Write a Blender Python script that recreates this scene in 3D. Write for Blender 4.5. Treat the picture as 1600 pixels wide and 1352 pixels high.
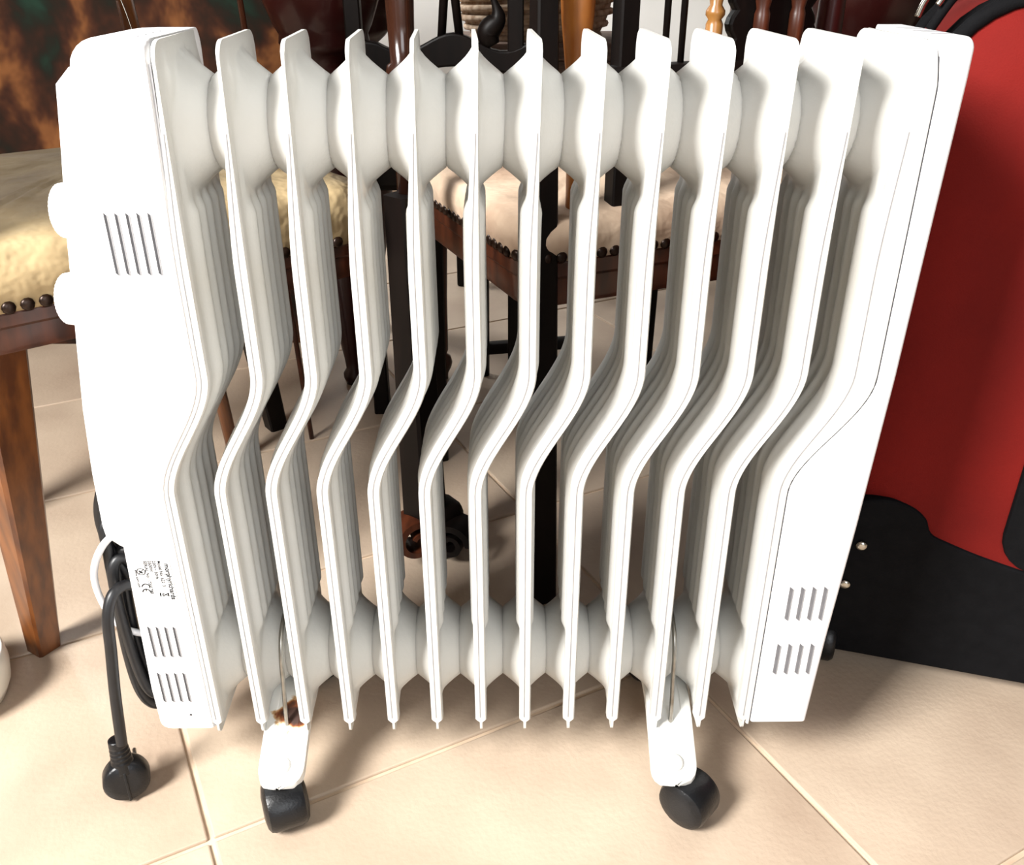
import bpy, bmesh, math, random
from mathutils import Vector, Matrix, Euler
random.seed(7)
PI = math.pi
scn = bpy.context.scene
for o in list(bpy.data.objects): bpy.data.objects.remove(o)
COL = scn.collection

# ------------------------------------------------------------------ camera
cam_d = bpy.data.cameras.new('camera'); cam = bpy.data.objects.new('camera', cam_d); COL.objects.link(cam)
cam.location = (-0.01852, -0.60280, 0.70266)
cam.rotation_euler = (1.081556, 0.001357, -0.009571)
cam_d.sensor_width = 36.0; cam_d.lens = 36.0*1409.02/1600; cam_d.clip_start = 0.02
scn.camera = cam
# ------------------------------------------------------------------ world, lights, exposure
w = bpy.data.worlds.new('world'); scn.world = w; w.use_nodes = True
w.node_tree.nodes['Background'].inputs[0].default_value = (0.80, 0.88, 1.0, 1)
w.node_tree.nodes['Background'].inputs[1].default_value = 0.6
def area(name, loc, target, sx, sy, power, col):
    l = bpy.data.lights.new(name, 'AREA'); l.shape = 'RECTANGLE'; l.size = sx; l.size_y = sy; l.energy = power; l.color = col
    o = bpy.data.objects.new(name, l); COL.objects.link(o); o.location = loc
    o.rotation_euler = (Vector(target)-Vector(loc)).to_track_quat('-Z', 'Y').to_euler()
    return o
# daylight coming in through the side window and through the glazed door behind the camera
area('window_daylight', (-1.66, -1.35, 1.95), (0.0, -0.1, 0.2), 0.8, 0.9, 185, (1.0, 0.98, 0.95))
area('garden_door_daylight', (0.55, -2.38, 1.45), (0.0, 0.0, 0.45), 1.2, 1.6, 24, (0.97, 0.985, 1.0))
area('back_wall_fill', (-1.66, 1.95, 1.55), (0.1, 2.3, 0.6), 0.5, 0.6, 60, (0.97, 0.985, 1.0))  # added fill lamp that brightens the back wall; the left wall has no opening here
vs = scn.view_settings
scn.display_settings.display_device = 'sRGB'
vs.view_transform = 'Standard'; vs.look = 'None'; vs.gamma = 1.0; vs.use_curve_mapping = False
vs.exposure = 0.36

# ------------------------------------------------------------------ helpers
def s2l(c):
    return tuple(((v/255)/12.92 if v/255 <= .04045 else ((v/255+.055)/1.055)**2.4) for v in c)
def mat(name, rgb, rough=.5, metal=0, spec=.5, rgb2=None, nscale=20, bump=0, bscale=None, stretch=None, contrast=(.35, .65), coat=0, bdist=.002):
    m = bpy.data.materials.new(name); m.use_nodes = True
    nt = m.node_tree; b = nt.nodes['Principled BSDF']
    b.inputs['Base Color'].default_value = (*s2l(rgb), 1); b.inputs['Roughness'].default_value = rough
    b.inputs['Metallic'].default_value = metal; b.inputs['Specular IOR Level'].default_value = spec
    b.inputs['Coat Weight'].default_value = coat; b.inputs['Coat Roughness'].default_value = .12
    tc = nt.nodes.new('ShaderNodeTexCoord'); mp = nt.nodes.new('ShaderNodeMapping')
    nt.links.new(tc.outputs['Object'], mp.inputs[0])
    if stretch: mp.inputs['Scale'].default_value = stretch
    if rgb2:
        n = nt.nodes.new('ShaderNodeTexNoise'); n.inputs['Scale'].default_value = nscale; n.inputs['Detail'].default_value = 5
        nt.links.new(mp.outputs[0], n.inputs['Vector'])
        r = nt.nodes.new('ShaderNodeValToRGB'); r.color_ramp.elements[0].position = contrast[0]; r.color_ramp.elements[1].position = contrast[1]
        r.color_ramp.elements[0].color = (*s2l(rgb), 1); r.color_ramp.elements[1].color = (*s2l(rgb2), 1)
        nt.links.new(n.outputs['Fac'], r.inputs[0]); nt.links.new(r.outputs[0], b.inputs['Base Color'])
    if bump:
        n2 = nt.nodes.new('ShaderNodeTexNoise'); n2.inputs['Scale'].default_value = bscale or nscale*4; n2.inputs['Detail'].default_value = 4
        nt.links.new(mp.outputs[0], n2.inputs['Vector'])
        bp = nt.nodes.new('ShaderNodeBump'); bp.inputs['Strength'].default_value = bump; bp.inputs['Distance'].default_value = bdist
        nt.links.new(n2.outputs['Fac'], bp.inputs['Height']); nt.links.new(bp.outputs[0], b.inputs['Normal'])
    return m
def obj(name, me, m=None, parent=None, smooth=True, angle=None):
    if m and not me.materials: me.materials.append(m)
    if smooth:
        me.polygons.foreach_set('use_smooth', [True]*len(me.polygons))
        if angle is not None: me.set_sharp_from_angle(angle=math.radians(angle))
    o = bpy.data.objects.new(name, me); COL.objects.link(o)
    if parent: o.parent = parent
    return o
def copy(o, parent=None, loc=None, rot=None):
    c = o.copy(); COL.objects.link(c)
    if parent: c.parent = parent
    if loc is not None: c.location = loc
    if rot is not None: c.rotation_euler = rot
    return c
def mk(verts, faces, name='mesh'):
    me = bpy.data.meshes.new(name); me.from_pydata([tuple(v) for v in verts], [], faces); me.update(); 
    bm = bmesh.new(); bm.from_mesh(me); bmesh.ops.recalc_face_normals(bm, faces=bm.faces); bm.to_mesh(me); bm.free()
    return me
def tag(o, label, cat, group=None):
    o['label'] = label; o['category'] = cat
    if group: o['group'] = group
    return o
def thing(name, label, cat, loc=(0, 0, 0), rz=0, group=None):
    e = bpy.data.objects.new(name, None); COL.objects.link(e); e.location = loc; e.rotation_euler = (0, 0, rz); e.empty_display_size = .05
    return tag(e, label, cat, group)
def box(x0, x1, y0, y1, z0, z1, bev=0, seg=2):
    bm = bmesh.new(); bmesh.ops.create_cube(bm, size=1)
    for v in bm.verts: v.co = Vector(((x0+x1)/2+v.co.x*(x1-x0), (y0+y1)/2+v.co.y*(y1-y0), (z0+z1)/2+v.co.z*(z1-z0)))
    if bev: bmesh.ops.bevel(bm, geom=bm.edges[:], offset=bev, segments=seg, affect='EDGES', profile=.5)
    me = bpy.data.meshes.new('box'); bm.to_mesh(me); bm.free(); return me
def lathe(prof, n=24, axis='z'):
    vs_, fs = [], []
    for r, h in prof:
        for k in range(n):
            a = 2*PI*k/n; vs_.append((r*math.cos(a), r*math.sin(a), h))
    for i in range(len(prof)-1):
        for k in range(n): fs.append((i*n+k, i*n+(k+1) % n, (i+1)*n+(k+1) % n, (i+1)*n+k))
    fs.append(tuple(range(n))[::-1]); fs.append(tuple((len(prof)-1)*n+k for k in range(n)))
    if axis == 'x': vs_ = [(z, x, y) for x, y, z in vs_]
    if axis == 'y': vs_ = [(x, z, y) for x, y, z in vs_]
    return mk(vs_, fs)
def catmull(pts, sub=8):
    P = [Vector(p) for p in pts]; out = []
    for i in range(len(P)-1):
        p0 = P[max(i-1, 0)]; p1 = P[i]; p2 = P[i+1]; p3 = P[min(i+2, len(P)-1)]
        for k in range(sub):
            t = k/sub
            out.append(.5*((2*p1)+(-p0+p2)*t+(2*p0-5*p1+4*p2-p3)*t*t+(-p0+3*p1-3*p2+p3)*t**3))
    out.append(P[-1]); return out
def tube(pts, rad, n=10, sub=8, smooth=True):
    P = catmull(pts, sub) if smooth else [Vector(p) for p in pts]
    R = rad if callable(rad) else (lambda t: rad)
    vs_, fs = [], []; up = None
    for i, p in enumerate(P):
        d = (P[min(i+1, len(P)-1)]-P[max(i-1, 0)]).normalized()
        if up is None: up = d.orthogonal().normalized()
        up = (up-d*up.dot(d)).normalized(); s = d.cross(up); r = R(i/(len(P)-1))
        for k in range(n):
            a = 2*PI*k/n; vs_.append(p+(up*math.cos(a)+s*math.sin(a))*r)
    for i in range(len(P)-1):
        for k in range(n): fs.append((i*n+k, i*n+(k+1) % n, (i+1)*n+(k+1) % n, (i+1)*n+k))
    fs.append(tuple(range(n))); fs.append(tuple((len(P)-1)*n+k for k in range(n)))
    return mk(vs_, fs)
def loft(rings, closed=True):
    n = len(rings[0]); vs_ = [v for r in rings for v in r]; fs = []
    for i in range(len(rings)-1):
        for k in range(n): fs.append((i*n+k, i*n+(k+1) % n, (i+1)*n+(k+1) % n, (i+1)*n+k))
    fs.append(tuple(range(n))); fs.append(tuple((len(rings)-1)*n+k for k in range(n)))
    return mk(vs_, fs)
def prism(poly, y0, y1, bev=0):
    """polygon in x,z extruded along y"""
    n = len(poly); v = [(x, y0, z) for x, z in poly]+[(x, y1, z) for x, z in poly]
    f = [tuple(range(n)), tuple(range(n, 2*n))[::-1]]+[(i, (i+1) % n, n+(i+1) % n, n+i) for i in range(n)]
    me = mk(v, f)
    if bev:
        bm = bmesh.new(); bm.from_mesh(me); eds = [e for e in bm.edges if abs(e.verts[0].co.y-e.verts[1].co.y) < 1e-6]
        bmesh.ops.bevel(bm, geom=eds, offset=bev, segments=2, affect='EDGES', profile=.5); bm.to_mesh(me); bm.free()
    return me
def sst(a, b, x):
    t = max(0, min(1, (x-a)/(b-a))); return t*t*(3-2*t)
def interp(tab, z):
    if z <= tab[0][0]: return tab[0][1]
    for (a, va), (b, vb) in zip(tab, tab[1:]):
        if z <= b: return va+(vb-va)*(z-a)/(b-a)
    return tab[-1][1]
def text_mesh(body, size, off=0.0):
    c = bpy.data.curves.new('lettering', 'FONT'); c.body = body; c.size = size; c.offset = off; c.resolution_u = 3
    o = bpy.data.objects.new('lettering', c); COL.objects.link(o)
    dg = bpy.context.evaluated_depsgraph_get(); dg.update()
    me = bpy.data.meshes.new_from_object(o.evaluated_get(dg)); bpy.data.objects.remove(o); return me

# ------------------------------------------------------------------ materials
M_white = mat('white_enamel', (222, 222, 219), .38, rgb2=(214, 213, 206), nscale=9, contrast=(.3, .75))
M_fin = mat('fin_enamel', (204, 205, 203), .36, rgb2=(194, 192, 185), nscale=7, bump=.08, bscale=300, contrast=(.3, .75))
M_cap = mat('white_plastic', (238, 238, 239), .5, rgb2=(234, 234, 236), nscale=6)
M_slot = mat('dark_slot', (52, 52, 56), .6, rgb2=(66, 66, 70), nscale=90)
M_slotg = mat('slot_edge', (150, 150, 152), .5, rgb2=(135, 135, 138), nscale=80)
M_black = mat('black_plastic', (13, 14, 16), .36, spec=.4, rgb2=(18, 19, 22), nscale=60, bump=.15, bscale=500)
M_cord = mat('black_cord_rubber', (15, 16, 18), .42, rgb2=(22, 23, 26), nscale=80)
M_steel = mat('steel_rod', (170, 168, 162), .28, .95, rgb2=(140, 136, 128), nscale=60)
M_slotr = mat('grey_slot', (98, 98, 102), .6, rgb2=(112, 112, 116), nscale=90)
M_ink = mat('label_ink', (14, 14, 16), .8, spec=.1, rgb2=(20, 20, 22), nscale=200)
M_label = mat('label_paper', (236, 236, 235), .6, rgb2=(230, 230, 230), nscale=40)
M_tile = mat('beige_stone_tile', (198, 180, 159), .42, rgb2=(166, 145, 126), nscale=6, bump=.25, bscale=160, contrast=(.30, .80))
M_grout = mat('pale_grout', (214, 193, 168), .8, rgb2=(196, 172, 148), nscale=30)
M_wall = mat('white_plaster', (224, 223, 219), .9, rgb2=(216, 215, 210), nscale=4, bump=.15, bscale=60)
M_paint2 = mat('warm_grey_paint', (88, 80, 70), .9, rgb2=(82, 74, 65), nscale=4, bump=.15, bscale=60)
M_oak = mat('honey_wood', (118, 68, 28), .35, rgb2=(78, 40, 16), nscale=14, stretch=(6, 6, .8), coat=.3)
M_brown = mat('brown_wood', (82, 40, 22), .34, rgb2=(48, 22, 13), nscale=12, stretch=(5, 5, 1), coat=.15)
M_dark = mat('blackened_wood', (17, 11, 9), .45, spec=.14, rgb2=(10, 7, 6), nscale=12, stretch=(5, 5, 1))
M_mahog = mat('mahogany', (52, 15, 13), .3, spec=.3, rgb2=(34, 10, 9), nscale=4, coat=.2)
M_amber = mat('amber_wood', (184, 116, 52), .3, rgb2=(140, 80, 34), nscale=26, stretch=(1, 1, .5), coat=.3)
M_gloss = mat('polished_brown_wood', (54, 28, 18), .2, rgb2=(36, 18, 12), nscale=8, coat=.5)
M_gold = mat('golden_wood', (146, 100, 48), .32, rgb2=(112, 74, 36), nscale=16, coat=.3)
M_seat = mat('beige_seat_cloth', (186, 164, 124), .9, rgb2=(134, 112, 78), nscale=9, bump=.8, bscale=11, contrast=(.32, .68), bdist=.03)
M_seat2 = mat('cream_seat_cloth', (206, 184, 160), .9, rgb2=(164, 138, 116), nscale=8, bump=.6, bscale=14, bdist=.02)
M_nail = mat('dark_bronze_nail', (32, 20, 14), .35, .6, rgb2=(48, 30, 18), nscale=100)
M_red = mat('red_fabric', (116, 20, 14), .85, spec=.2, rgb2=(98, 15, 11), nscale=6, bump=.25, bscale=700)
M_blk = mat('black_fabric', (9, 9, 11), .85, spec=.12, rgb2=(13, 13, 15), nscale=60, bump=.2, bscale=600)
M_chrome = mat('chrome', (205, 202, 192), .2, 1.0, rgb2=(180, 176, 165), nscale=40)
M_straw = mat('pale_straw', (206, 184, 158), .85, rgb2=(150, 120, 92), nscale=60, bump=.4)
M_greybrown = mat('weathered_board', (120, 98, 84), .8, rgb2=(82, 64, 54), nscale=18, stretch=(1, 5, 5))
M_ceramic = mat('white_ceramic', (236, 234, 226), .25, rgb2=(228, 226, 216), nscale=8)
M_tag = mat('beige_tag', (205, 165, 118), .8, rgb2=(190, 150, 104), nscale=50)
# bracket enamel with a rust stain of its own shape
M_rust = mat('rusted_enamel', (232, 231, 226), .45)
nt = M_rust.node_tree; b = nt.nodes['Principled BSDF']
tc = nt.nodes.new('ShaderNodeTexCoord')
no = nt.nodes.new('ShaderNodeTexNoise'); no.inputs['Scale'].default_value = 70; no.inputs['Detail'].default_value = 6
nt.links.new(tc.outputs['Object'], no.inputs['Vector'])
vd = nt.nodes.new('ShaderNodeVectorMath'); vd.operation = 'DISTANCE'; vd.inputs[1].default_value = (0.006, 0.016, 0.078)
nt.links.new(tc.outputs['Object'], vd.inputs[0])
ma = nt.nodes.new('ShaderNodeMath'); ma.operation = 'MULTIPLY_ADD'; ma.inputs[1].default_value = -32; ma.inputs[2].default_value = .58
nt.links.new(vd.outputs['Value'], ma.inputs[0])
ad = nt.nodes.new('ShaderNodeMath'); ad.operation = 'ADD'; nt.links.new(ma.outputs[0], ad.inputs[0]); nt.links.new(no.outputs['Fac'], ad.inputs[1])
rp = nt.nodes.new('ShaderNodeValToRGB'); e = rp.color_ramp.elements
e[0].position = .50; e[0].color = (*s2l((232, 231, 226)), 1); e[1].position = .82; e[1].color = (*s2l((50, 24, 12)), 1)
for p_, c_ in ((.56, (196, 160, 116)), (.64, (128, 68, 26)), (.73, (90, 44, 18))):
    q_ = e.new(p_); q_.color = (*s2l(c_), 1)
nt.links.new(ad.outputs[0], rp.inputs[0]); nt.links.new(rp.outputs[0], b.inputs['Base Color'])
# oil painting: patches of umber, ochre and bottle green
M_paint = bpy.data.materials.new('oil_paint'); M_paint.use_nodes = True
nt = M_paint.node_tree; b = nt.nodes['Principled BSDF']; b.inputs['Roughness'].default_value = .9; b.inputs['Specular IOR Level'].default_value = .08
tc = nt.nodes.new('ShaderNodeTexCoord'); mp = nt.nodes.new('ShaderNodeMapping'); mp.inputs['Scale'].default_value = (1.0, 1, .85)
nt.links.new(tc.outputs['Object'], mp.inputs[0])
n1 = nt.nodes.new('ShaderNodeTexNoise'); n1.inputs['Scale'].default_value = 8; n1.inputs['Detail'].default_value = 4; n1.inputs['Distortion'].default_value = .25
nt.links.new(mp.outputs[0], n1.inputs['Vector'])
rp = nt.nodes.new('ShaderNodeValToRGB'); rp.color_ramp.interpolation = 'B_SPLINE'; e = rp.color_ramp.elements
e[0].position = .30; e[0].color = (*s2l((34, 58, 46)), 1); e[1].position = .80; e[1].color = (*s2l((196, 168, 120)), 1)
for p_, c_ in ((.40, (20, 24, 20)), (.47, (38, 26, 20)), (.53, (60, 34, 24)), (.58, (104, 66, 38)), (.64, (120, 78, 46)), (.71, (70, 46, 32))):
    q_ = e.new(p_); q_.color = (*s2l(c_), 1)
nt.links.new(n1.outputs['Fac'], rp.inputs[0]); nt.links.new(rp.outputs[0], b.inputs['Base Color'])

# ------------------------------------------------------------------ room
def struct(o): o['kind'] = 'structure'; return o
XL, XR, YF, YB, H = -1.7, 2.2, -2.4, 2.3, 2.6
floor = struct(obj('floor', box(XL, XR, YF, YB, -.12, -.0035), M_grout, smooth=False))
# stone tiles, laid at 27 degrees; each one a piece of the floor
TH = math.radians(27); U = Vector((math.cos(TH), math.sin(TH), 0)); W = Vector((-math.sin(TH), math.cos(TH), 0))
TU, TW, G = .507, .3455, .005
tile_me = box(-(TU-G)/2, (TU-G)/2, -(TW-G)/2, (TW-G)/2, -.0075, 0, .0016, 2); tile_me.materials.append(M_tile)
for i in range(-9, 10):
    for j in range(-12, 13):
        c = U*(.2275+TU*(i+.5))+W*(.0775+TW*(j+.5))
        if XL+.05 < c.x < XR-.05 and YF+.05 < c.y < YB-.05:
            t = bpy.data.objects.new('tile', tile_me); COL.objects.link(t); t.parent = floor
            t.location = (c.x, c.y, random.uniform(-.0004, 0)); t.rotation_euler = (random.uniform(-.0008, .0008), random.uniform(-.0008, .0008), TH)
struct(obj('ceiling', box(XL, XR, YF, YB, H, H+.1), M_paint2, smooth=False))
struct(obj('wall_back', box(XL, XR, YB, YB+.1, 0, H), M_wall, smooth=False))
struct(obj('wall_right', box(XR, XR+.1, YF, YB, 0, H), M_paint2, smooth=False))
def wall_with_hole(name, a0, a1, h0, h1, v0, v1, place):
    parts = [(a0, h0, 0, H), (h1, a1, 0, H), (h0, h1, 0, v0), (h0, h1, v1, H)]
    bm = bmesh.new()
    for p0, p1, z0, z1 in parts:
        if p1-p0 < 1e-4 or z1-z0 < 1e-4: continue
        m_ = box(*place(p0, p1), z0, z1); bm.from_mesh(m_)
    me = bpy.data.meshes.new(name); bm.to_mesh(me); bm.free()
    return struct(obj(name, me, M_paint2, smooth=False))
wall_with_hole('wall_left', YF, YB, -1.8, -.9, 1.45, 2.4, lambda a, b: (XL-.1, XL, a, b))
wall_with_hole('wall_front', XL, XR, -.10, 1.20, .3, 2.3, lambda a, b: (a, b, YF-.1, YF))
struct(obj('baseboard_back', box(XL, XR, YB-.014, YB, 0, .07, .003), M_tile, smooth=False))

# ------------------------------------------------------------------ oil filled radiator
PT, DY, ZB, ZT = .04, .110, .0708, .655
def S(z): return -.0418*sst(.43, .325, z) if False else -.0418*(1-sst(.325, .43, z))
radiator = thing('oil_radiator', 'white oil-filled electric radiator with wavy fins standing on black castors', 'heater', (0, 0, 0))
HU, HL, R0, R1, YC = .5975, .1245, .0308, .0460, .0635
def half_t(y, z):
    e = .0013
    # flat rim rising to the pressed oil channels
    rim = sst(.014, .024, y)*(1-sst(DY-.018, DY-.008, y))
    vr = sst(ZB+.006, ZB+.02, z)*(1-sst(ZT-.026, ZT-.010, z))
    base = e+.0021*rim*vr
    ru = math.hypot(y-YC, z-HU); rl = math.hypot(y-YC, z-HL)
    # corrugations between the two headers
    inz = sst(HL+.040, HL+.054, z)*(1-sst(HU-.056, HU-.042, z))
    ph = (y-.020)/.0165
    rib = (.5-.5*math.cos(2*PI*ph))**.8 if 0 <= ph <= 5 else 0
    t = base+.0044*rib*inz
    for r in (ru, rl):
        u = (r-R0)/(R1-R0)
        if u < 1:
            u = max(u, 0); f = (1-u)**1.25
            t = max(t, e+.002+(PT/2+.0004-e-.002)*f)
    # folded front flange
    wf = .0013+.0038*(1-sst(.50, .642, z))*(1 if z > .0835 else 0)
    if y < .0125:
        nose = min(1, .80+.20*sst(0, .0016, y)); fl = wf*nose*(1-sst(.0095, .0125, y))
        t = max(t, fl) if y > .004 else max(fl, e*.8)
    return t
def build_fin():
    ys = [0, .0007, .0016, .004, .007, .0095, .0110, .0125]+[.0125+.0975*k/46 for k in range(1, 47)]
    ys = [y if y < DY else DY for y in ys]
    nz = 190; zs = [k/nz for k in range(nz+1)]
    zs = sorted(zs+[(.0836-ZB)/(ZT-ZB), (.0833-ZB)/(ZT-ZB)])
    def ztop(y):
        r = .015; d = 0
        if y < r: d = r-math.sqrt(max(0, r*r-(r-y)**2))
        if y > DY-r: d = r-math.sqrt(max(0, r*r-(y-DY+r)**2))
        return ZT-d*.75
    def zbot(y):
        r = .005; d = 0
        if y < r: d = r-math.sqrt(max(0, r*r-(r-y)**2))
        return ZB+d+max(0, y-.012)*.06
    V = []; F = []; ny = len(ys); N = len(zs)
    for s in (1, -1):
        for z_ in zs:
            for y in ys:
                z = zbot(y)+z_*(ztop(y)-zbot(y))
                x = S(z)+s*half_t(y, z)+.0052*(1-y/DY)*sst(.50, .66, z)
                V.append((x, y, z))
    o2 = N*ny
    for a in range(N-1):
        for b_ in range(ny-1):
            i = a*ny+b_
            F.append((i, i+1, i+ny+1, i+ny)); F.append((o2+i, o2+i+ny, o2+i+ny+1, o2+i+1))
    for a in range(N-1):
        i = a*ny; F.append((i, i+ny, o2+i+ny, o2+i)); i = a*ny+ny-1; F.append((i, o2+i, o2+i+ny, i+ny))
    for b_ in range(ny-1):
        F.append((b_, o2+b_, o2+b_+1, b_+1)); i = (N-1)*ny+b_; F.append((i, i+1, o2+i+1, o2+i))
    return mk(V, F)
fin_me = build_fin()
fin0 = obj('fin', fin_me, M_fin, radiator, True, 50)
fin0.location.x = -6*PT
rings = []
for k in range(81):
    z = .088+(.60-.088)*k/80; x = S(z)+.0052*sst(.50, .66, z)-.0008*(1-sst(.5, .6, z))
    rings.append([(x-.0003, -.0003, z), (x+.0003, -.0003, z), (x+.0003, .0006, z), (x-.0003, .0006, z)])
seam0 = obj('edge_seam', loft(rings), M_slotg, fin0, False)
for i in range(1, 13):
    f_ = copy(fin0, radiator, (-6*PT+i*PT, 0, 0)); copy(seam0, f_)

# --- left casing (control end)
LEFT = [(.078, -.3385), (.119, -.3390), (.31, -.3315), (.387, -.3280), (.457, -.3215), (.495, -.3140), (.548, -.3050), (.59, -.2980), (.6226, -.2940), (.648, -.2912), (.66, -.2905)]
def casing_left():
    rings = []; ZT2 = .656
    zs = [.079+(.640-.079)*k/70 for k in range(71)]+[.640+.016*math.sin(a*PI/2/6) for a in range(1, 7)]
    for k, z in enumerate(zs):
        ins = 0 if z <= .640 else .016-math.sqrt(max(0, .016**2-(z-.640)**2))
        xr = -.2428+S(z)+.0046*sst(.50, .66, z); xl = interp(LEFT, min(z, .648))+ins; yf = -.0012+ins*.5; yb = .112-ins*.5
        r = min(.016, (xr-xl)*.4); ring = [(xr, yf+.003, z), (xr-.0015, yf+.0006, z), (xr-.004, yf, z)]
        ring += [(xr-.004+(xl+r-(xr-.004))*q, yf, z) for q in (.33, .66)]
        for a in range(7):
            an = PI/2*a/6; ring.append((xl+r-r*math.sin(an), yf+r-r*math.cos(an), z))
        for a in range(7):
            an = PI/2*a/6; ring.append((xl+r-r*math.cos(an), yb-r+r*math.sin(an), z))
        ring.append((xr, yb, z)); rings.append(ring)
    return loft(rings)
cl = obj('left_casing', casing_left(), M_cap, radiator, True, 40)
# thin seam strip between casing and first fin
def strip(xoff0, xoff1, y, z0, z1, n=60, th=.0006, twist=0):
    A = []; B = []
    rings = []
    for k in range(n+1):
        z = z0+(z1-z0)*k/n; s = S(z)+twist*sst(.50, .66, z)
        rings.append([(xoff0+s, y, z), (xoff1+s, y, z), (xoff1+s, y+th, z), (xoff0+s, y+th, z)])
    return loft(rings)
obj('casing_seam', strip(-.2428, -.2417, .0008, .080, .642, twist=.0046), M_slotg, cl, False)
# vent slots
slot_cache = {}
def slots(parent, xs, z0, z1, wd, y=-.0013, m=M_slot):
    key = (round(z1-z0, 4), wd)
    for x in xs:
        if key not in slot_cache:
            h = (z1-z0)/2
            me = mk([(-wd/2, 0, -h+wd*.9), (wd/2, 0, -h-.0), (wd/2, 0, h-wd*.9), (-wd/2, 0, h), (-wd/2, .006, -h+wd*.9), (wd/2, .006, -h), (wd/2, .006, h-wd*.9), (-wd/2, .006, h)],
                    [(0, 1, 2, 3), (4, 7, 6, 5), (0, 4, 5, 1), (1, 5, 6, 2), (2, 6, 7, 3), (3, 7, 4, 0)])
            me.materials.append(m); slot_cache[key] = me
        o = obj('vent_slot', slot_cache[key], None, parent, False); o.location = (x, y, (z0+z1)/2)
        l = obj('slot_lip', mk([(wd/2, -.0001, -(z1-z0)/2), (wd/2+.0010, -.0001, -(z1-z0)/2), (wd/2+.0010, -.0001, (z1-z0)/2-wd), (wd/2, -.0001, (z1-z0)/2-wd),
                (wd/2, .004, -(z1-z0)/2), (wd/2+.0010, .004, -(z1-z0)/2), (wd/2+.0010, .004, (z1-z0)/2-wd), (wd/2, .004, (z1-z0)/2-wd)],
                [(0, 1, 2, 3), (4, 7, 6, 5), (0, 4, 5, 1), (1, 5, 6, 2), (2, 6, 7, 3), (3, 7, 4, 0)]), M_slotg, parent, False); l.location = o.location
slots(cl, [-.2846+.00735*k for k in range(5)], .5065, .5500, .0019)
slots(cl, [-.3226+.0071*k for k in range(4)], .1633, .1974, .0018)
slots(cl, [-.3240+.0074*k for k in range(4)], .1109, .1457, .0018)
sc = obj('screw_hole', lathe([(.0012, 0), (.0014, .003)], 10, 'y'), M_slot, cl); sc.location = (-.3035, -.0014, .0955)
for k in range(4):
    o = obj('top_slot', box(-.272, -.25, .022+.014*k, .0245+.014*k, .6545, .6564), M_slotg, cl, False)
# rating label with its print
lb = obj('rating_label', box(-.3245, -.2925, -.0017, -.0010, .2266, .2692), M_label, radiator, False)
def lab_text(body, x, ztop, size, off=0):
    o = obj('lettering', text_mesh(body, size, off), M_ink, lb, False)
    o.rotation_euler = Euler((PI/2, 0, 0)).to_matrix().to_4x4().to_euler()
    o.matrix_local = Matrix.Translation((x, -.00195, ztop)) @ Matrix.Rotation(PI/2, 4, 'Y') @ Matrix.Rotation(PI/2, 4, 'X')
    return o
lab_text('morphy', -.2970, .2635, .0057, .00014); lab_text('richards', -.2970, .2455, .0057, .00014)
lab_text('Model No: 62213', -.3022, .2665, .0037, .00007)
lab_text('230V~ 50Hz', -.3062, .2665, .0037, .00007)
lab_text('2500W', -.3098, .2665, .0037, .00007)
lab_text('SERIAL No: 17302788', -.3134, .2665, .0037, .00007)
lab_text('www.luxig.com', -.3222, .2575, .0029, .00006)
def ring_arc(cx, cz, r, a0, a1, w_=.0006, n=18):
    V = []; F = []
    for k in range(n+1):
        a = a0+(a1-a0)*k/n
        V += [(cx+(r-w_)*math.cos(a), -.00195, cz+(r-w_)*math.sin(a)), (cx+r*math.cos(a), -.00195, cz+r*math.sin(a))]
        if k: F.append((2*k-2, 2*k-1, 2*k+1, 2*k))
    return mk(V, F)
obj('do_not_cover_ring', ring_arc(-.3172, .2555, .0036, 0, 2*PI, .0006, 28), M_ink, lb, False)
def barxz(x0, z0, x1, z1, w_=.0005):
    d = Vector((x1-x0, 0, z1-z0)).normalized(); p = Vector((-d.z, 0, d.x))*w_/2
    a, c = Vector((x0, -.00195, z0)), Vector((x1, -.00195, z1)); return mk([a+p, c+p, c-p, a-p], [(0, 1, 2, 3)])
obj('do_not_cover_bar', barxz(-.3195, .253, -.3148, .258, .0006), M_ink, lb, False)
obj('do_not_cover_heater', barxz(-.3188, .2563, -.3160, .2540, .0014), M_ink, lb, False)
obj('ce_mark', ring_arc(-.3160, .2398, .0036, 0, PI, .0009), M_ink, lb, False)
obj('ce_mark', ring_arc(-.3164, .2346, .0036, 0, PI, .0009), M_ink, lb, False)
obj('ce_mark', barxz(-.3164, .2380, -.3164, .2358, .0009), M_ink, lb, False)
for a in ((-.3036, .2302, -.2986, .2336), (-.3036, .2336, -.2986, .2302), (-.3055, .2300, -.3055, .2340), (-.2990, .2305, -.2990, .2335), (-.3035, .2310, -.3035, .2328)):
    obj('recycling_mark', barxz(*a, .0006 if a[0] != a[2] else .001), M_ink, lb, False)
# --- control panel at the left end, with two dials
PAN = [(.245, -.3605), (.2542, -.3605), (.2727, -.3600), (.3263, -.3573), (.3856, -.3518), (.4406, -.3442), (.5082, -.3345), (.5219, -.3327), (.5823, -.3225), (.631, -.3150), (.64, -.314)]
def panel():
    rings = []
    for k in range(41):
        z = .236+(.636-.236)*k/40
        ins = .008*(1-math.sqrt(max(0, 1-((max(0, z-.628))/.008)**2))) if z > .628 else 0
        if z < .27: ins = .022*(1-sst(.236, .27, z))
        xl = interp(PAN, z)+ins; xr = xl+.05; yf, yb, r = .030+ins*.4, .098, .010; ring = [(xr, yf, z)]
        for a in range(6):
            an = PI/2*a/5; ring.append((xl+r-r*math.sin(an), yf+r-r*math.cos(an), z))
        for a in range(6):
            an = PI/2*a/5; ring.append((xl+r-r*math.cos(an), yb-r+r*math.sin(an), z))
        ring.append((xr, yb, z)); rings.append(ring)
    return loft(rings)
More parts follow.
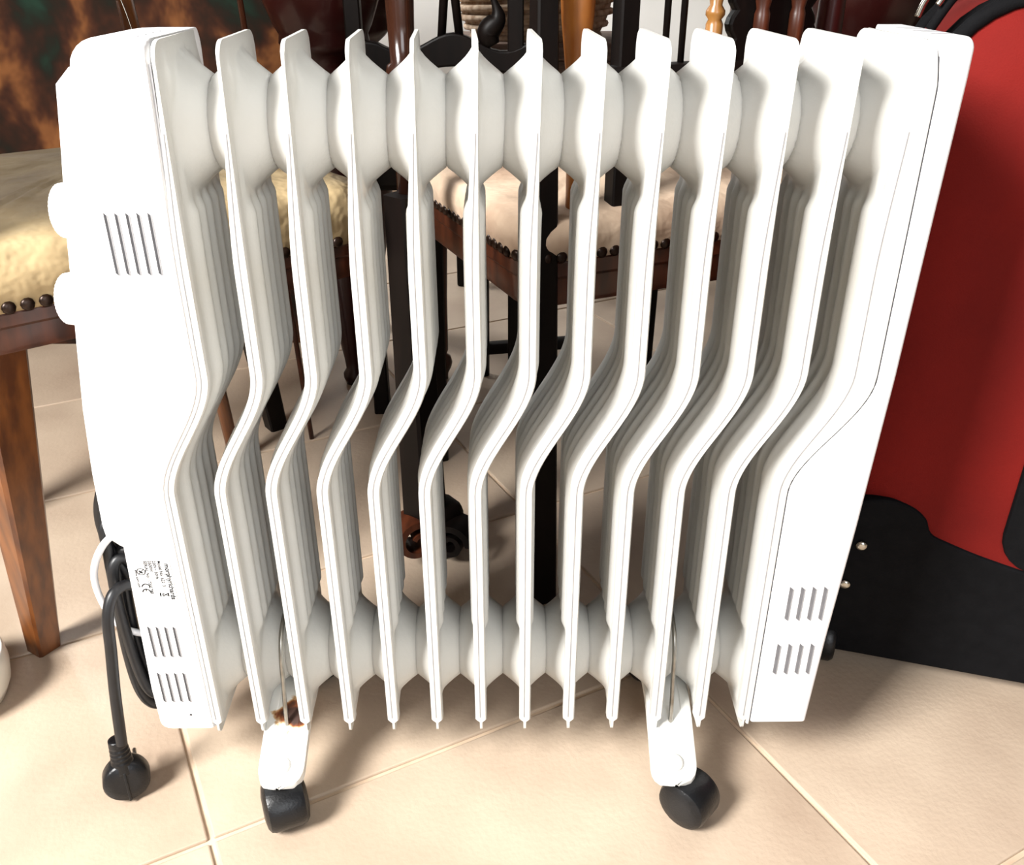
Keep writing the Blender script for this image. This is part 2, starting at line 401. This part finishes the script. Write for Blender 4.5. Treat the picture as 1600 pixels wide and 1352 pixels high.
cp = obj('control_panel', panel(), M_cap, radiator, True, 40)
def knob(x, z):
    V = []; n = 72
    prof = [(.0195, .004), (.0198, -.006), (.019, -.0125), (.0175, -.014)]
    rings = []
    for r, h in prof:
        rings.append([(h, (r+(.0005 if k % 2 else 0))*math.cos(2*PI*k/n), (r+(.0005 if k % 2 else 0))*math.sin(2*PI*k/n)) for k in range(n)])
    o = obj('dial', loft(rings), M_cap, cp, True, 12); o.location = (x, .058, z)
knob(-.3285, .5365); knob(-.3405, .4690)

# --- right casing: enamelled end plate, seam, plastic cover
def casing_right(xa, xb, z0, z1, y0, y1, r, ztopr=.014):
    rings = []
    zs = [z0+(z1-ztopr-z0)*k/70 for k in range(71)]+[z1-ztopr+ztopr*math.sin(a*PI/2/6) for a in range(1, 7)]
    for z in zs:
        d = max(0, z-(z1-ztopr)); ins = ztopr-math.sqrt(max(0, ztopr**2-d*d)) if d > 0 else 0
        a = xa(z); b_ = xb(z)-ins*.6; yf = y0+ins*.5; yb = y1-ins*.5
        rr = min(r, (b_-a)*.45); ring = [(a, yb, z), (a, yf+.0015, z), (a+.0008, yf+.0003, z), (a+.002, yf, z)]
        for k in range(5):
            an = PI/2*k/4; ring.append((b_-rr+rr*math.sin(an), yf+rr-rr*math.cos(an), z))
        ring.append((b_, yb, z)); rings.append(ring)
    return loft(rings)
seam_x = lambda z: .2042+.0522*sst(.325, .425, z)-.004*sst(.625, .652, z)
tw = lambda z: .0052*sst(.50, .66, z)
ep = obj('end_plate', casing_right(lambda z: .2425+S(z)+tw(z)*.6, lambda z: seam_x(z)-.0005, .078, .6545, -.0006, .111, .0015, .010), M_white, radiator, True, 40)
RIGHT = [(.08, .2552), (.176, .2586), (.296, .2650), (.426, .2700), (.544, .2724), (.633, .2745), (.66, .2745)]
cr = obj('right_casing', casing_right(lambda z: seam_x(z)+.0005, lambda z: interp(RIGHT, z), .0815, .6565, -.0016, .113, .004, .008), M_cap, radiator, True, 40)
rings = [[(seam_x(z)-.0007, .0006, z), (seam_x(z)+.0007, .0006, z), (seam_x(z)+.0007, .10, z), (seam_x(z)-.0007, .10, z)] for z in [.08+(.645-.08)*k/70 for k in range(71)]]
obj('casing_seam', loft(rings), M_slot, cr, False)
slots(cr, [.2200+.0096*k for k in range(4)], .1990, .2354, .0030, -.0017, M_slotr)
slots(cr, [.2180+.0097*k for k in range(4)], .1385, .1739, .0030, -.0017, M_slotr)
for k in range(5):
    obj('top_slot', box(.254, .268, .020+.014*k, .0225+.014*k, .6550, .6568), M_slotg, cr, False)

# --- feet: sloping brackets, U-bolts, hooded castors
def bracket(x0, name, m, skew):
    e = bpy.data.objects.new(name, None)
    def zt(y):  # top of the channel, falls toward each end
        return .084-.035*sst(.045, -.05, y)-.035*sst(.075, .165, y) if False else .086-.036*(1-sst(-.058, .05, y))-.036*sst(.070, .165, y)
    rings = []
    n = 40; y0, y1 = -.046, .160
    for k in range(n+1):
        y = y0+(y1-y0)*k/n
        hw = .0205
        for yy in (y-y0, y1-y):
            if yy < .0205: hw = min(hw, math.sqrt(max(1e-7, .0205**2-(.0205-yy)**2)))
        hw = max(hw, .002)
        z = zt(y); cx = skew*(.03-y) if y < .03 else 0; d = .011*min(1, hw/.0205)
        rings.append([(cx-hw, y, z-d), (cx-hw, y, z-.002), (cx-hw+.0025, y, z), (cx-hw*.55, y, z+.0004), (cx-hw*.5, y, z-.0005), (cx+hw*.5, y, z-.0005), (cx+hw*.55, y, z+.0004), (cx+hw-.0025, y, z), (cx+hw, y, z-.002), (cx+hw, y, z-d), (cx+hw*.8, y, z-d), (cx-hw*.8, y, z-d)])
    o = obj(name, loft(rings), m, radiator, True, 35); o.location = (x0, 0, 0)
    for yy in (-.026, .140):
        rv = obj('rivet', lathe([(.0085, -.002), (.0085, .0002), (.0078, .0018), (.005, .0030), (.002, .0034)], 20), M_white, o)
        rv.location = (skew*(.03-yy) if yy < 0 else 0, yy, zt(yy)); rv.rotation_euler = (math.radians(16 if yy < 0 else -16), 0, 0)
    # U-bolt over the lower header
    pts = [(0, .008, .070), (0, .0115, .095), (0, .0165, .117), (0, .0205, .140), (0, .032, .160), (0, .055, .168), (0, .078, .160), (0, .094, .13), (0, .100, .08)]
    obj('u_bolt', tube(pts, .0021, 8), M_steel, o)
    return o
def castor(x, y, ang, parent):
    n = 28; prof = [(.010, -.0200), (.0185, -.0185), (.0222, -.0160), (.0236, -.012), (.0236, .012), (.0222, .0160), (.0185, .0185), (.010, .0200)]
    me = lathe(prof, n, 'x')
    o = obj('castor', me, M_black, parent, True, 35); o.location = (x, y, .0238); o.rotation_euler = (0, 0, ang)
    st = obj('castor_stem', lathe([(.007, .010), (.007, .0215)], 14), M_black, o)
    return o
bl = bracket(-.2215, 'foot_bracket', M_rust, 0.0)
br = bracket(.1335, 'foot_bracket', M_white, -.02)
castor(.002, -.037, math.radians(22), bl); castor(.0, .150, math.radians(40), bl)
castor(.014, -.036, math.radians(48), br); castor(.0, .150, math.radians(30), br)

# --- cord, cord hook, plug
ck = obj('cord_hook', tube([(-.350, .055, .262), (-.370, .052, .246), (-.383, .050, .222), (-.386, .050, .196), (-.380, .050, .168), (-.370, .052, .150), (-.352, .056, .140)], .0032, 8), M_cap, radiator)
cord_pts = [(-.352, .075, .262), (-.372, .066, .258), (-.3725, .060, .235), (-.371, .052, .19), (-.371, .046, .13), (-.368, .044, .085), (-.360, .046, .064), (-.350, .052, .062), (-.343, .058, .085),
            (-.345, .062, .15), (-.350, .064, .20), (-.360, .060, .225), (-.369, .052, .215), (-.368, .046, .16), (-.362, .042, .10), (-.352, .042, .080), (-.343, .048, .095), (-.342, .054, .16), (-.350, .05, .20),
            (-.3585, .030, .212), (-.3645, .018, .195), (-.3660, .010, .160), (-.3680, .002, .120), (-.3690, -.004, .085), (-.3695, -.007, .066)]
cord = obj('power_cord', tube(cord_pts, .0050, 10, 8), M_cord, radiator)
for k, (dx, dz, yy) in enumerate(((0, 0, .058), (.004, .008, .064), (-.003, .014, .070))):
    pts = [(-.360+dx+.013*math.cos(a), yy+.006*math.sin(a), .152+dz+.079*math.sin(a)) for a in [2*PI*q/16 for q in range(17)]]
    obj('cord_loop', tube(pts, .0050, 10, 4), M_cord, radiator)
obj('power_cord', tube([(-.349, .07, .33), (-.3655, .068, .300), (-.3755, .066, .270), (-.3735, .064, .24), (-.360, .062, .20)], .0042, 10), M_cord, radiator)
plug = obj('plug', lathe([(.010, .0105), (.0185, .0098), (.0205, .007), (.0208, -.006), (.0195, -.0095), (.012, -.011)], 36), M_black, radiator)
pm = Matrix.Translation((-.3745, -.006, .0222)) @ Matrix.Rotation(math.radians(24), 4, 'Z') @ Matrix.Rotation(math.radians(82), 4, 'X')
plug.matrix_local = pm
def on_plug(name, me, m, mat4):
    o = obj(name, me, m, plug); o.matrix_local = mat4; return o
rel = []
for k in range(25):
    t = k/24; r = .0105-.0028*t
    if .25 < t < .85 and k % 3 == 0: r -= .0012
    rel.append((r, .010+.034*t))
rel.append((.005, .044))
on_plug('strain_relief', lathe(rel, 20), M_black, Matrix.Rotation(math.radians(-90), 4, 'X') @ Matrix.Translation((0, -.001, 0)))
on_plug('plug_ridge', box(-.0012, .0012, -.019, .012, .009, .0116, .0005), M_black, Matrix.Identity(4))
for dx, dy in ((-.0095, .007), (.0095, .007), (0, -.009)):
    on_plug('prong', lathe([(.0020, -.010), (.0020, -.028), (.0012, -.0295)], 10), M_steel, Matrix.Translation((dx, dy, 0)))

# ------------------------------------------------------------------ chairs and other furniture behind
nail_me = lathe([(.0062, 0), (.0058, .0022), (.0038, .0036), (.0008, .0041)], 10, 'z'); nail_me.materials.append(M_nail)
nail_me.polygons.foreach_set('use_smooth', [True]*len(nail_me.polygons))
def rrect(L, Wd, r, n=6, ins=0):
    pts = []
    for cx, cy, a0 in ((L-r, Wd-r, 0), (r, Wd-r, PI/2), (r, r, PI), (L-r, r, 3*PI/2)):
        for k in range(n+1):
            a = a0+PI/2*k/n; pts.append((cx+(r-ins)*math.cos(a), cy+(r-ins)*math.sin(a)))
    return pts
def seat_parts(root, L, Wd, zn, crown, wood, cloth, apron_h, sides=('near', 'front'), seed=1):
    rnd = random.Random(seed)
    # apron: frame with a bead
    rings = []
    for ins, z in ((.012, zn-apron_h), (.006, zn-apron_h), (.003, zn-apron_h+.006), (.003, zn-apron_h*.45), (.0005, zn-apron_h*.38), (.0005, zn-.006), (.004, zn)):
        rings.append([(x, y, z) for x, y in rrect(L, Wd, .04, 6, ins)])
    obj('apron', loft(rings), wood, root, True, 30)
    # domed cushion
    per = rrect(L, Wd, .045, 8); n = len(per); cx, cy = L/2, Wd/2; V = []; F = []
    K = 16
    for k in range(K):
        t = k/(K-1)
        if k < 8:
            u = k/7; sc_ = 1+.035*math.sin(PI*u*.9)-.02*u; z = zn-.004+crown*.72*u**.85
        else:
            u = (k-7)/8; sc_ = (1-.02+.035*math.sin(PI*.9))*(1-u)**.9+.0; z = zn-.004+crown*(.72+.28*(1-(1-u)**2))
        for i, (x, y) in enumerate(per):
            wob = .004*math.sin(i*1.7+k*.6)*(1 if 1 < k < 13 else 0)*rnd.uniform(.5, 1)
            V.append((cx+(x-cx)*sc_, cy+(y-cy)*sc_, z+wob*.5))
    for k in range(K-1):
        for i in range(n): F.append((k*n+i, k*n+(i+1) % n, (k+1)*n+(i+1) % n, (k+1)*n+i))
    F.append(tuple(range(n)))
    obj('cushion', mk(V, F), cloth, root, True)
    pts = []
    st = .0152
    if 'near' in sides: pts += [(.04+st*k, -.001, (PI/2, 0, 0)) for k in range(int((L-.07)/st))]
    if 'back' in sides: pts += [(-.001, .04+st*k, (PI/2, 0, -PI/2)) for k in range(int((Wd-.07)/st))]
    if 'front' in sides: pts += [(L+.001, .04+st*k, (PI/2, 0, PI/2)) for k in range(int((Wd-.07)/st))]
    if 'corner' in sides:
        for k in range(5):
            a = PI+PI/2*k/4; pts.append((.04+.041*math.cos(a), .04+.041*math.sin(a), (PI/2, 0, a-3*PI/2)))
    for x, y, r in pts:
        o = bpy.data.objects.new('nail', nail_me); COL.objects.link(o); o.parent = root; o.location = (x, y, zn+.001); o.rotation_euler = r
def taper_leg(top, foot, s0, s1, rz=0, curve=0, n=10):
    rings = []
    for k in range(n+1):
        t = k/n; c = Vector(top).lerp(Vector(foot), t); s = (s0+(s1-s0)*t)/2
        c = c+Vector((curve*math.sin(PI*t), 0, 0))
        q = []
        for a, b_ in ((-1, -1), (1, -1), (1, 1), (-1, 1)):
            for dx, dy in ((0, .18), (.18, 0)) if (a*b_ < 0) else ((.18, 0), (0, .18)):
                vx = a*s*(1-dx*1.0); vy = b_*s*(1-dy*1.0)
                q.append((c.x+vx*math.cos(rz)-vy*math.sin(rz), c.y+vx*math.sin(rz)+vy*math.cos(rz), c.z))
        q.sort(key=lambda p: math.atan2(p[1]-c.y, p[0]-c.x)); rings.append(q)
    return loft(rings)

# chair A: beige armchair at the left, side on
AA = math.radians(38)
cA = thing('upholstered_armchair', 'wooden armchair with lumpy beige cushion and dark nail heads beside the dials of the radiator', 'chair', (-.490, .105, 0), AA)
seat_parts(cA, .42, .42, .432, .079, M_brown, M_seat, .042, ('near', 'corner'), 3)
def locA(x, y, z):
    v = Matrix.Rotation(-AA, 3, 'Z') @ (Vector((x, y, z))-Vector((-.490, .105, 0))); return tuple(v)
obj('leg', taper_leg(locA(-.480, .152, .41), locA(-.548, .199, 0), .050, .027, .35), M_oak, cA, True, 30)
obj('leg', taper_leg(locA(-.425, .690, .41), locA(-.402, .742, 0), .040, .030, 0), M_dark, cA, True, 30)
obj('leg', taper_leg((.03, .39, .41), (-.02, .41, 0), .042, .03, 0), M_dark, cA, True, 30)
# front near leg: stout black leg ending in a scrolled foot, carried up as a turned arm post
lg = obj('leg', taper_leg(locA(-.128, .388, .47), locA(-.122, .378, .06), .033, .043, .2), M_dark, cA, True, 30)
def scroll(R, wd, turns=1.4):
    V = []; F = []; n = 40
    for k in range(n+1):
        a = 2*PI*turns*k/n; r = R*(1-.72*k/n); t = .010*(1-.4*k/n)
        for yy in (-wd/2, wd/2):
            for rr in (r, r-t): V.append((rr*math.cos(a), yy, rr*math.sin(a)))
        if k:
            i = 4*(k-1); j = 4*k
            F += [(i, i+1, j+1, j), (i+2, j+2, j+3, i+3), (i, j, j+2, i+2), (i+1, i+3, j+3, j+1)]
    F += [(0, 2, 3, 1), (4*n, 4*n+1, 4*n+3, 4*n+2)]
    return mk(V, F)
sf = obj('scroll_foot', scroll(.036, .040), M_brown, lg, True, 40); sf.location = locA(-.135, .366, .037); sf.rotation_euler = (0, 0, math.radians(20)-AA)
sf2 = obj('scroll_foot', scroll(.032, .036), M_dark, lg, True, 40); sf2.location = locA(-.085, .366, .033); sf2.rotation_euler = (0, 0, math.radians(-20)-AA)
ft = obj('foot_block', box(-.028, .028, -.024, .024, 0, .075, .012), M_dark, lg, True); ft.location = locA(-.105, .385, 0)
ap = obj('arm_post', lathe([(.014, .46), (.014, .585), (.0165, .588), (.0178, .594), (.0165, .600), (.0125, .603), (.0138, .64), (.016, .70), (.016, .76)], 22), M_gloss, cA, True); ap.location = locA(-.122, .400, 0)
obj('arm_rest', box(-.03, .40, -.012, .032, .76, .785, .010), M_dark, cA, True, 40)
for zz in (0,):
    obj('back_post', taper_leg((.0, .02, .41), (-.05, .02, .98), .036, .03), M_oak, cA, True, 30)
    obj('back_post', taper_leg((.0, .40, .41), (-.05, .40, .98), .036, .03), M_oak, cA, True, 30)
obj('back_rail', box(-.055, -.035, .02, .40, .90, .98, .006), M_oak, cA, True, 40)
obj('back_pad', box(-.045, -.015, .04, .38, .56, .90, .012, 3), M_seat, cA, True, 50)

# chair B: carved chair with its back to the radiator
BA = math.atan2(.395, .918)
cB = thing('carved_chair', 'carved dark chair with cream nailed seat turned back-on to the radiator fins', 'chair', (.002, .262, 0), BA)
# local x runs along the back (to the right), local y runs away from the radiator
seat_parts(cB, .42, .42, .432, .058, M_brown, M_seat2, .052, ('back', 'corner', 'near'), 5)
bk = obj('leg', taper_leg((.022, .010, .70), (.028, .014, 0), .020, .034), M_dark, cB, True, 30)
obj('leg', taper_leg((.40, .010, .40), (.40, .02, 0), .034, .030), M_dark, cB, True, 30)
obj('leg', taper_leg((.03, .39, .40), (.03, .39, 0), .036, .028), M_dark, cB, True, 30)
obj('leg', taper_leg((.39, .39, .40), (.39, .39, 0), .036, .028), M_dark, cB, True, 30)
def baluster(name, x, y, prof, m, lean=0):
    o = obj(name, lathe(prof, 20), m, cB, True); o.location = (x, y, 0); o.rotation_euler = (lean, 0, 0); return o
baluster('turned_spindle', .0665, .03, [(.007, .47), (.0075, .56), (.010, .60), (.0155, .65), (.018, .69), (.016, .74), (.010, .80)], M_amber)
obj('back_post', taper_leg((.118, .03, .86), (.118, .03, .44), .020, .020), M_dark, cB, True, 30)
obj('lower_back_rail', box(.10, .40, .018, .040, .590, .606, .003), M_dark, cB, True, 40)
for x in (.164, .183): obj('thin_spindle', lathe([(.0032, .60), (.0036, .70), (.0032, .86)], 10), M_dark, cB).location = (x, .03, 0)
baluster('turned_spindle', .218, .028, [(.014, .604), (.0135, .612), (.0085, .617), (.0085, .640), (.0065, .644), (.0095, .648), (.0095, .652), (.0060, .657), (.010, .68), (.012, .74), (.006, .80)], M_gold)
sp = []
for k in range(41):
    z = .600+.26*k/40; wv = .047+.007*abs(math.sin((z-.6)*PI/.026)); sp.append((wv, z))
poly = [(.288+a, z) for a, z in sp]+[(.288-a, z) for a, z in reversed(sp)]
obj('scalloped_splat', prism(poly, .024, .036, .003), M_dark, cB, False)
for x in (.268, .312): obj('splat_spindle', lathe([(.008, .600), (.008, .648), (.0065, .653), (.008, .66), (.007, .75)], 14), M_brown, cB).location = (x, .019, 0)
obj('back_post', lathe([(.015, .44), (.0145, .60), (.013, .70), (.015, .86)], 18), M_mahog, cB).location = (.378, .045, 0)
obj('crest_rail', box(.0, .41, .015, .05, .85, .93, .010), M_dark, cB, True, 40)
obj('near_post_top', taper_leg((.020, .030, .90), (.022, .010, .69), .018, .020), M_dark, cB, True, 30)

# chair F: farther black chair, back toward us
cF = thing('spindle_chair', 'black spindle-backed chair with saddle-shaped rail behind the cream seat', 'chair', (-.085, .80, 0), 0)
rail = []
for k in range(31):
    t = k/30; x = -.15+.29*t; zt_ = .590+.012*math.cos((t-.5)*4*PI)*(1 if .12 < t < .88 else .2)
    rail.append((x, zt_))
poly = rail+[(x, .552+.006*math.cos(x*30)) for x, z in reversed(rail)]
obj('saddle_rail', prism(poly, -.012, .012, .003), M_dark, cF, False)
for x, r_ in ((-.068, .0062), (-.022, .006), (.006, .006)): 
    o = obj('thin_spindle', lathe([(r_, .0), (r_*1.1, .12), (r_, .24)], 10), M_dark, cF); o.location = (x, 0, .585); o.rotation_euler = (0, .0 if x < -.05 else (.10 if x < 0 else -.10), 0)
obj('carved_scroll', tube([(.052, 0, .585), (.046, 0, .602), (.060, -.004, .622), (.054, -.006, .645), (.046, -.004, .670), (.056, 0, .700), (.06, 0, .76)], lambda t: .0105+.006*math.sin(t*9), 12), M_dark, cF)
for x in (-.145, .085): obj('back_post', taper_leg((x, 0, .85), (x, 0, .0), .022, .026), M_dark, cF, True, 30)
obj('crest_rail', box(-.16, .11, -.012, .012, .80, .86, .008), M_dark, cF, True, 40)
rings = [[(x-.155, y+.01, z) for x, y in rrect(.27, .34, .03, 5, i_)] for i_, z in ((.01, .375), (0, .385), (0, .42), (.006, .44), (.03, .452))]
obj('seat', loft(rings), M_dark, cF, True, 30)
for x, y in ((-.048, .135), (.028, .15)):
    o = obj('turned_leg', lathe([(.009, 0), (.010, .012), (.016, .024), (.018, .034), (.015, .045), (.008, .05), (.011, .058), (.0125, .16), (.017, .28), (.018, .39)] if x < 0 else [(.010, 0), (.012, .2), (.014, .39)], 18), M_brown if x < 0 else M_dark, cF); o.location = (x, y, 0)
obj('stretcher', box(.02, .20, .14, .16, .04, .062, .004), M_dark, cF, True, 40).rotation_euler = (0, -.05, .05)

# table with turned mahogany leg
tb = thing('dining_table', 'dark mahogany table on bulbous turned legs behind the beige cushion', 'table', (-.06, 1.22, 0), 0)
obj('table_top', box(-.34, .70, -.38, .06, .745, .78, .012), M_mahog, tb, True, 40)
obj('table_apron', box(-.29, .65, -.34, .03, .70, .745, .006), M_mahog, tb, True, 40)
tl = [(.016, 0), (.020, .012), (.020, .02), (.014, .03), (.016, .05), (.030, .14), (.046, .22), (.056, .29), (.060, .33), (.056, .345), (.046, .352), (.042, .37), (.046, .40), (.046, .48), (.052, .505), (.052, .512), (.046, .53), (.044, .555), (.060, .568), (.070, .580), (.068, .592), (.075, .605), (.088, .64), (.090, .68), (.08, .72), (.07, .745)]
tleg = obj('turned_leg', lathe(tl, 32), M_mahog, tb); tleg.location = (-.235, -.30, 0)
for x, y in ((.60, -.30), (-.235, -.01), (.60, -.01)): copy(tleg, tb, (x, y, 0))

# painting leaning beneath the table edge
pt = thing('oil_painting', 'unframed dark oil painting in brown, ochre and green above the beige cushion', 'painting', (-.93, 1.12, 0), math.radians(0))
cv = obj('canvas', box(-.52, .52, -.010, .010, 0, 1.0, .002), M_paint, pt, True, 40); cv.rotation_euler = (math.radians(-4), 0, 0)

# wooden stick and thin rods rising behind the left casing
po = tag(obj('wooden_pole', lathe([(.0098, 0), (.0105, .3), (.011, .8)], 16), M_oak), 'glossy orange-brown wooden pole rising above the left casing of the radiator', 'pole'); po.location = (-.437, .62, 0); po.rotation_euler = (math.radians(-6), math.radians(-6), 0)
po2 = tag(obj('wooden_rod', lathe([(.004, 0), (.0042, .7), (.006, .702), (.0042, .71), (.004, .9)], 12), M_brown), 'thin brown rod with bright glint before the bulbous mahogany leg', 'pole'); po2.location = (-.335, .70, 0); po2.rotation_euler = (math.radians(-3), math.radians(-3), 0)
wr = tag(obj('thin_wire', tube([(-.372, .35, .60), (-.377, .35, .645), (-.390, .35, .70), (-.41, .35, .80), (-.43, .40, .86)], .0007, 6), M_chrome), 'thin bright wire hanging in front of the oil painting', 'wire')

# bench with straw basket, seen above the saddle rail
bn = thing('low_bench', 'weathered grey-brown bench holding the pale straw basket', 'bench', (.06, 1.60, 0), 0)
obj('bench_top', box(-.20, .22, -.15, .18, .50, .535, .006), M_greybrown, bn, True, 40)
obj('bench_board', box(-.17, .19, -.13, .16, .465, .498, .006), M_greybrown, bn, True, 40)
for x, y in ((-.17, -.12), (.19, -.12), (-.17, .15), (.19, .15)): obj('leg', box(x-.02, x+.02, y-.02, y+.02, 0, .466, .004), M_dark, bn, True, 40)
bs = thing('straw_basket', 'pale woven straw basket lying on the grey-brown bench', 'basket', (.055, 1.58, .535), 0)
rings = []
for k in range(15):
    t = k/14; r = .135+.03*math.sin(t*PI*.6); rings.append([((r+.004*math.sin(14*q*2*PI/56*2+k*PI))*math.cos(2*PI*q/56), .75*(r+.004*math.sin(14*q*2*PI/56*2+k*PI))*math.sin(2*PI*q/56), .09*t+.012*t*math.cos(2*PI*q/56)) for q in range(56)])
obj('woven_body', loft(rings), M_straw, bs)
for k in range(5):
    t = k/4; r = .140+.030*math.sin(t*PI*.6); pts = [(r*math.cos(2*PI*q/30), .75*r*math.sin(2*PI*q/30), .006+.086*t+.012*t*math.cos(2*PI*q/30)) for q in range(31)]
    obj('straw_coil', tube(pts, .007, 7, 2), M_straw, bs)

# dark wooden cabinet at the right behind the red case
cb = thing('wooden_cabinet', 'dark brown wooden cabinet in shadow beyond the red suitcase', 'cabinet', (.95, 1.55, 0), 0)
obj('carcass', box(-.42, .55, -.2, .25, .05, 1.3, .008), M_brown, cb, True, 40)
obj('plinth', box(-.40, .53, -.18, .24, 0, .05), M_dark, cb, False)
for x0, x1 in ((-.40, .06), (.075, .53)):
    d = obj('door', box(x0, x1, -.218, -.2, .08, 1.27, .006), M_brown, cb, True, 40)
    obj('door_panel', box(x0+.06, x1-.06, -.226, -.216, .16, 1.19, .006), M_dark, d, True, 40)
    kx = x1-.03 if x0 < 0 else x0+.03
    k_ = obj('knob', lathe([(.006, 0), (.006, -.01), (.012, -.014), (.012, -.022), (.006, -.028)], 14, 'y'), M_gold, d); k_.location = (kx, -.218, .7)

# white round pot at the left edge
wp = tag(obj('white_bowl', lathe([(.044, 0), (.053, .003), (.060, .018), (.063, .038), (.061, .056), (.058, .058), (.056, .052), (.052, .02), (.01, .012)], 36), M_ceramic), 'white rounded ceramic bowl on the floor in front of the armchair leg', 'bowl'); wp.location = (-.606, .112, 0)

# ------------------------------------------------------------------ red suitcase
SA = math.radians(-17)
sc_ = thing('suitcase', 'red fabric trolley suitcase with black base panel and piping beside the right casing', 'suitcase', (.335, .185, 0), SA)
L_, D_, Z0, Z1 = .47, .23, .018, .672
def outline(ins=0, n=8, rt=.075, rb=.03):
    pts = []
    for cx, cz, a0, r in ((L_-rt, Z1-rt, 0, rt), (rt, Z1-rt, PI/2, rt), (rb, Z0+rb, PI, rb), (L_-rb, Z0+rb, 3*PI/2, rb)):
        for k in range(n+1):
            a = a0+PI/2*k/n; pts.append((cx+(r-ins)*math.cos(a), cz+(r-ins)*math.sin(a)))
    return pts
rings = []
for ins, y in ((.05, -.018), (.03, -.014), (.015, -.008), (.004, -.002), (0, .006), (0, D_-.006), (.006, D_), (.03, D_+.004)):
    rings.append([(x, y, z) for x, z in outline(ins)])
obj('shell', loft(rings), M_red, sc_, True, 50)
for y in (-.001, D_-.004):
    pts = [(x, y, z) for x, z in outline(-.002)]; pts.append(pts[0]); obj('piping', tube(pts, .0066, 8, 1), M_blk, sc_)
pts = [(x, .055, z) for x, z in outline(-.001)]; pts.append(pts[0]); obj('zip', tube(pts, .004, 8, 1), M_blk, sc_)
# black base panel with a curved upper edge
top = [(-.004, .200), (.01, .214), (.035, .221), (.058, .216), (.074, .204), (.082, .188), (.10, .180), (.14, .168), (.20, .156), (.30, .147), (.40, .15), (.474, .16)]
tp = [(v.x, v.z) for v in catmull([(a, 0, b_) for a, b_ in top], 4)]
poly = [(-.004, .022), (.474, .022)]+list(reversed(tp))
obj('base_panel', prism(poly, -.021, .02, .003), M_blk, sc_, False)
obj('base_side', box(-.005, .03, .0, D_, .02, .20, .004), M_blk, sc_, True, 40)
for x, z in ((.020, .163), (.012, .112)):
    o = obj('rivet', lathe([(.0062, 0), (.0055, -.0018), (.003, -.003)], 14, 'y'), M_chrome, sc_); o.location = (x, -.0215, z)
# black front pocket strip with rounded end, leaning with the case front
poly = []
for k in range(13):
    a = PI+PI*k/12; poly.append((.185+.040*math.cos(a), .200+.040*math.sin(a)))
poly += [(.225, .50), (.145, .50)]
obj('front_strap_panel', prism(poly, -.024, -.012, .003), M_blk, sc_, False)
obj('luggage_tag', box(.118, .150, -.026, -.022, .545, .575, .002), M_tag, sc_, True, 40)
for x in (.012, .455):
    o = obj('wheel', lathe([(.010, -.009), (.024, -.009), (.0265, -.005), (.0265, .005), (.024, .009), (.010, .009)], 26, 'x'), M_black, sc_); o.location = (x-.006 if x < .1 else x, -.006, .0266)
    obj('wheel_housing', box(x-.01, x+.03, .0, .05, .025, .07, .006), M_blk, sc_, True, 40)
for x in (.05, .42): obj('rear_foot', box(x-.02, x+.02, D_-.05, D_-.01, 0, .03, .004), M_blk, sc_, True, 40)
obj('clip', tube([(-.018, .03, .655), (-.014, .03, .668), (-.004, .03, .681), (.003, .03, .683), (.0, .03, .672), (-.004, .03, .664)], .0028, 8), M_chrome, sc_)
obj('carry_strap', tube([(-.006, .035, .645), (.006, .034, .668), (.022, .034, .690), (.05, .034, .72), (.12, .034, .74), (.2, .034, .69), (.23, .034, .668)], .0042, 8), M_blk, sc_)
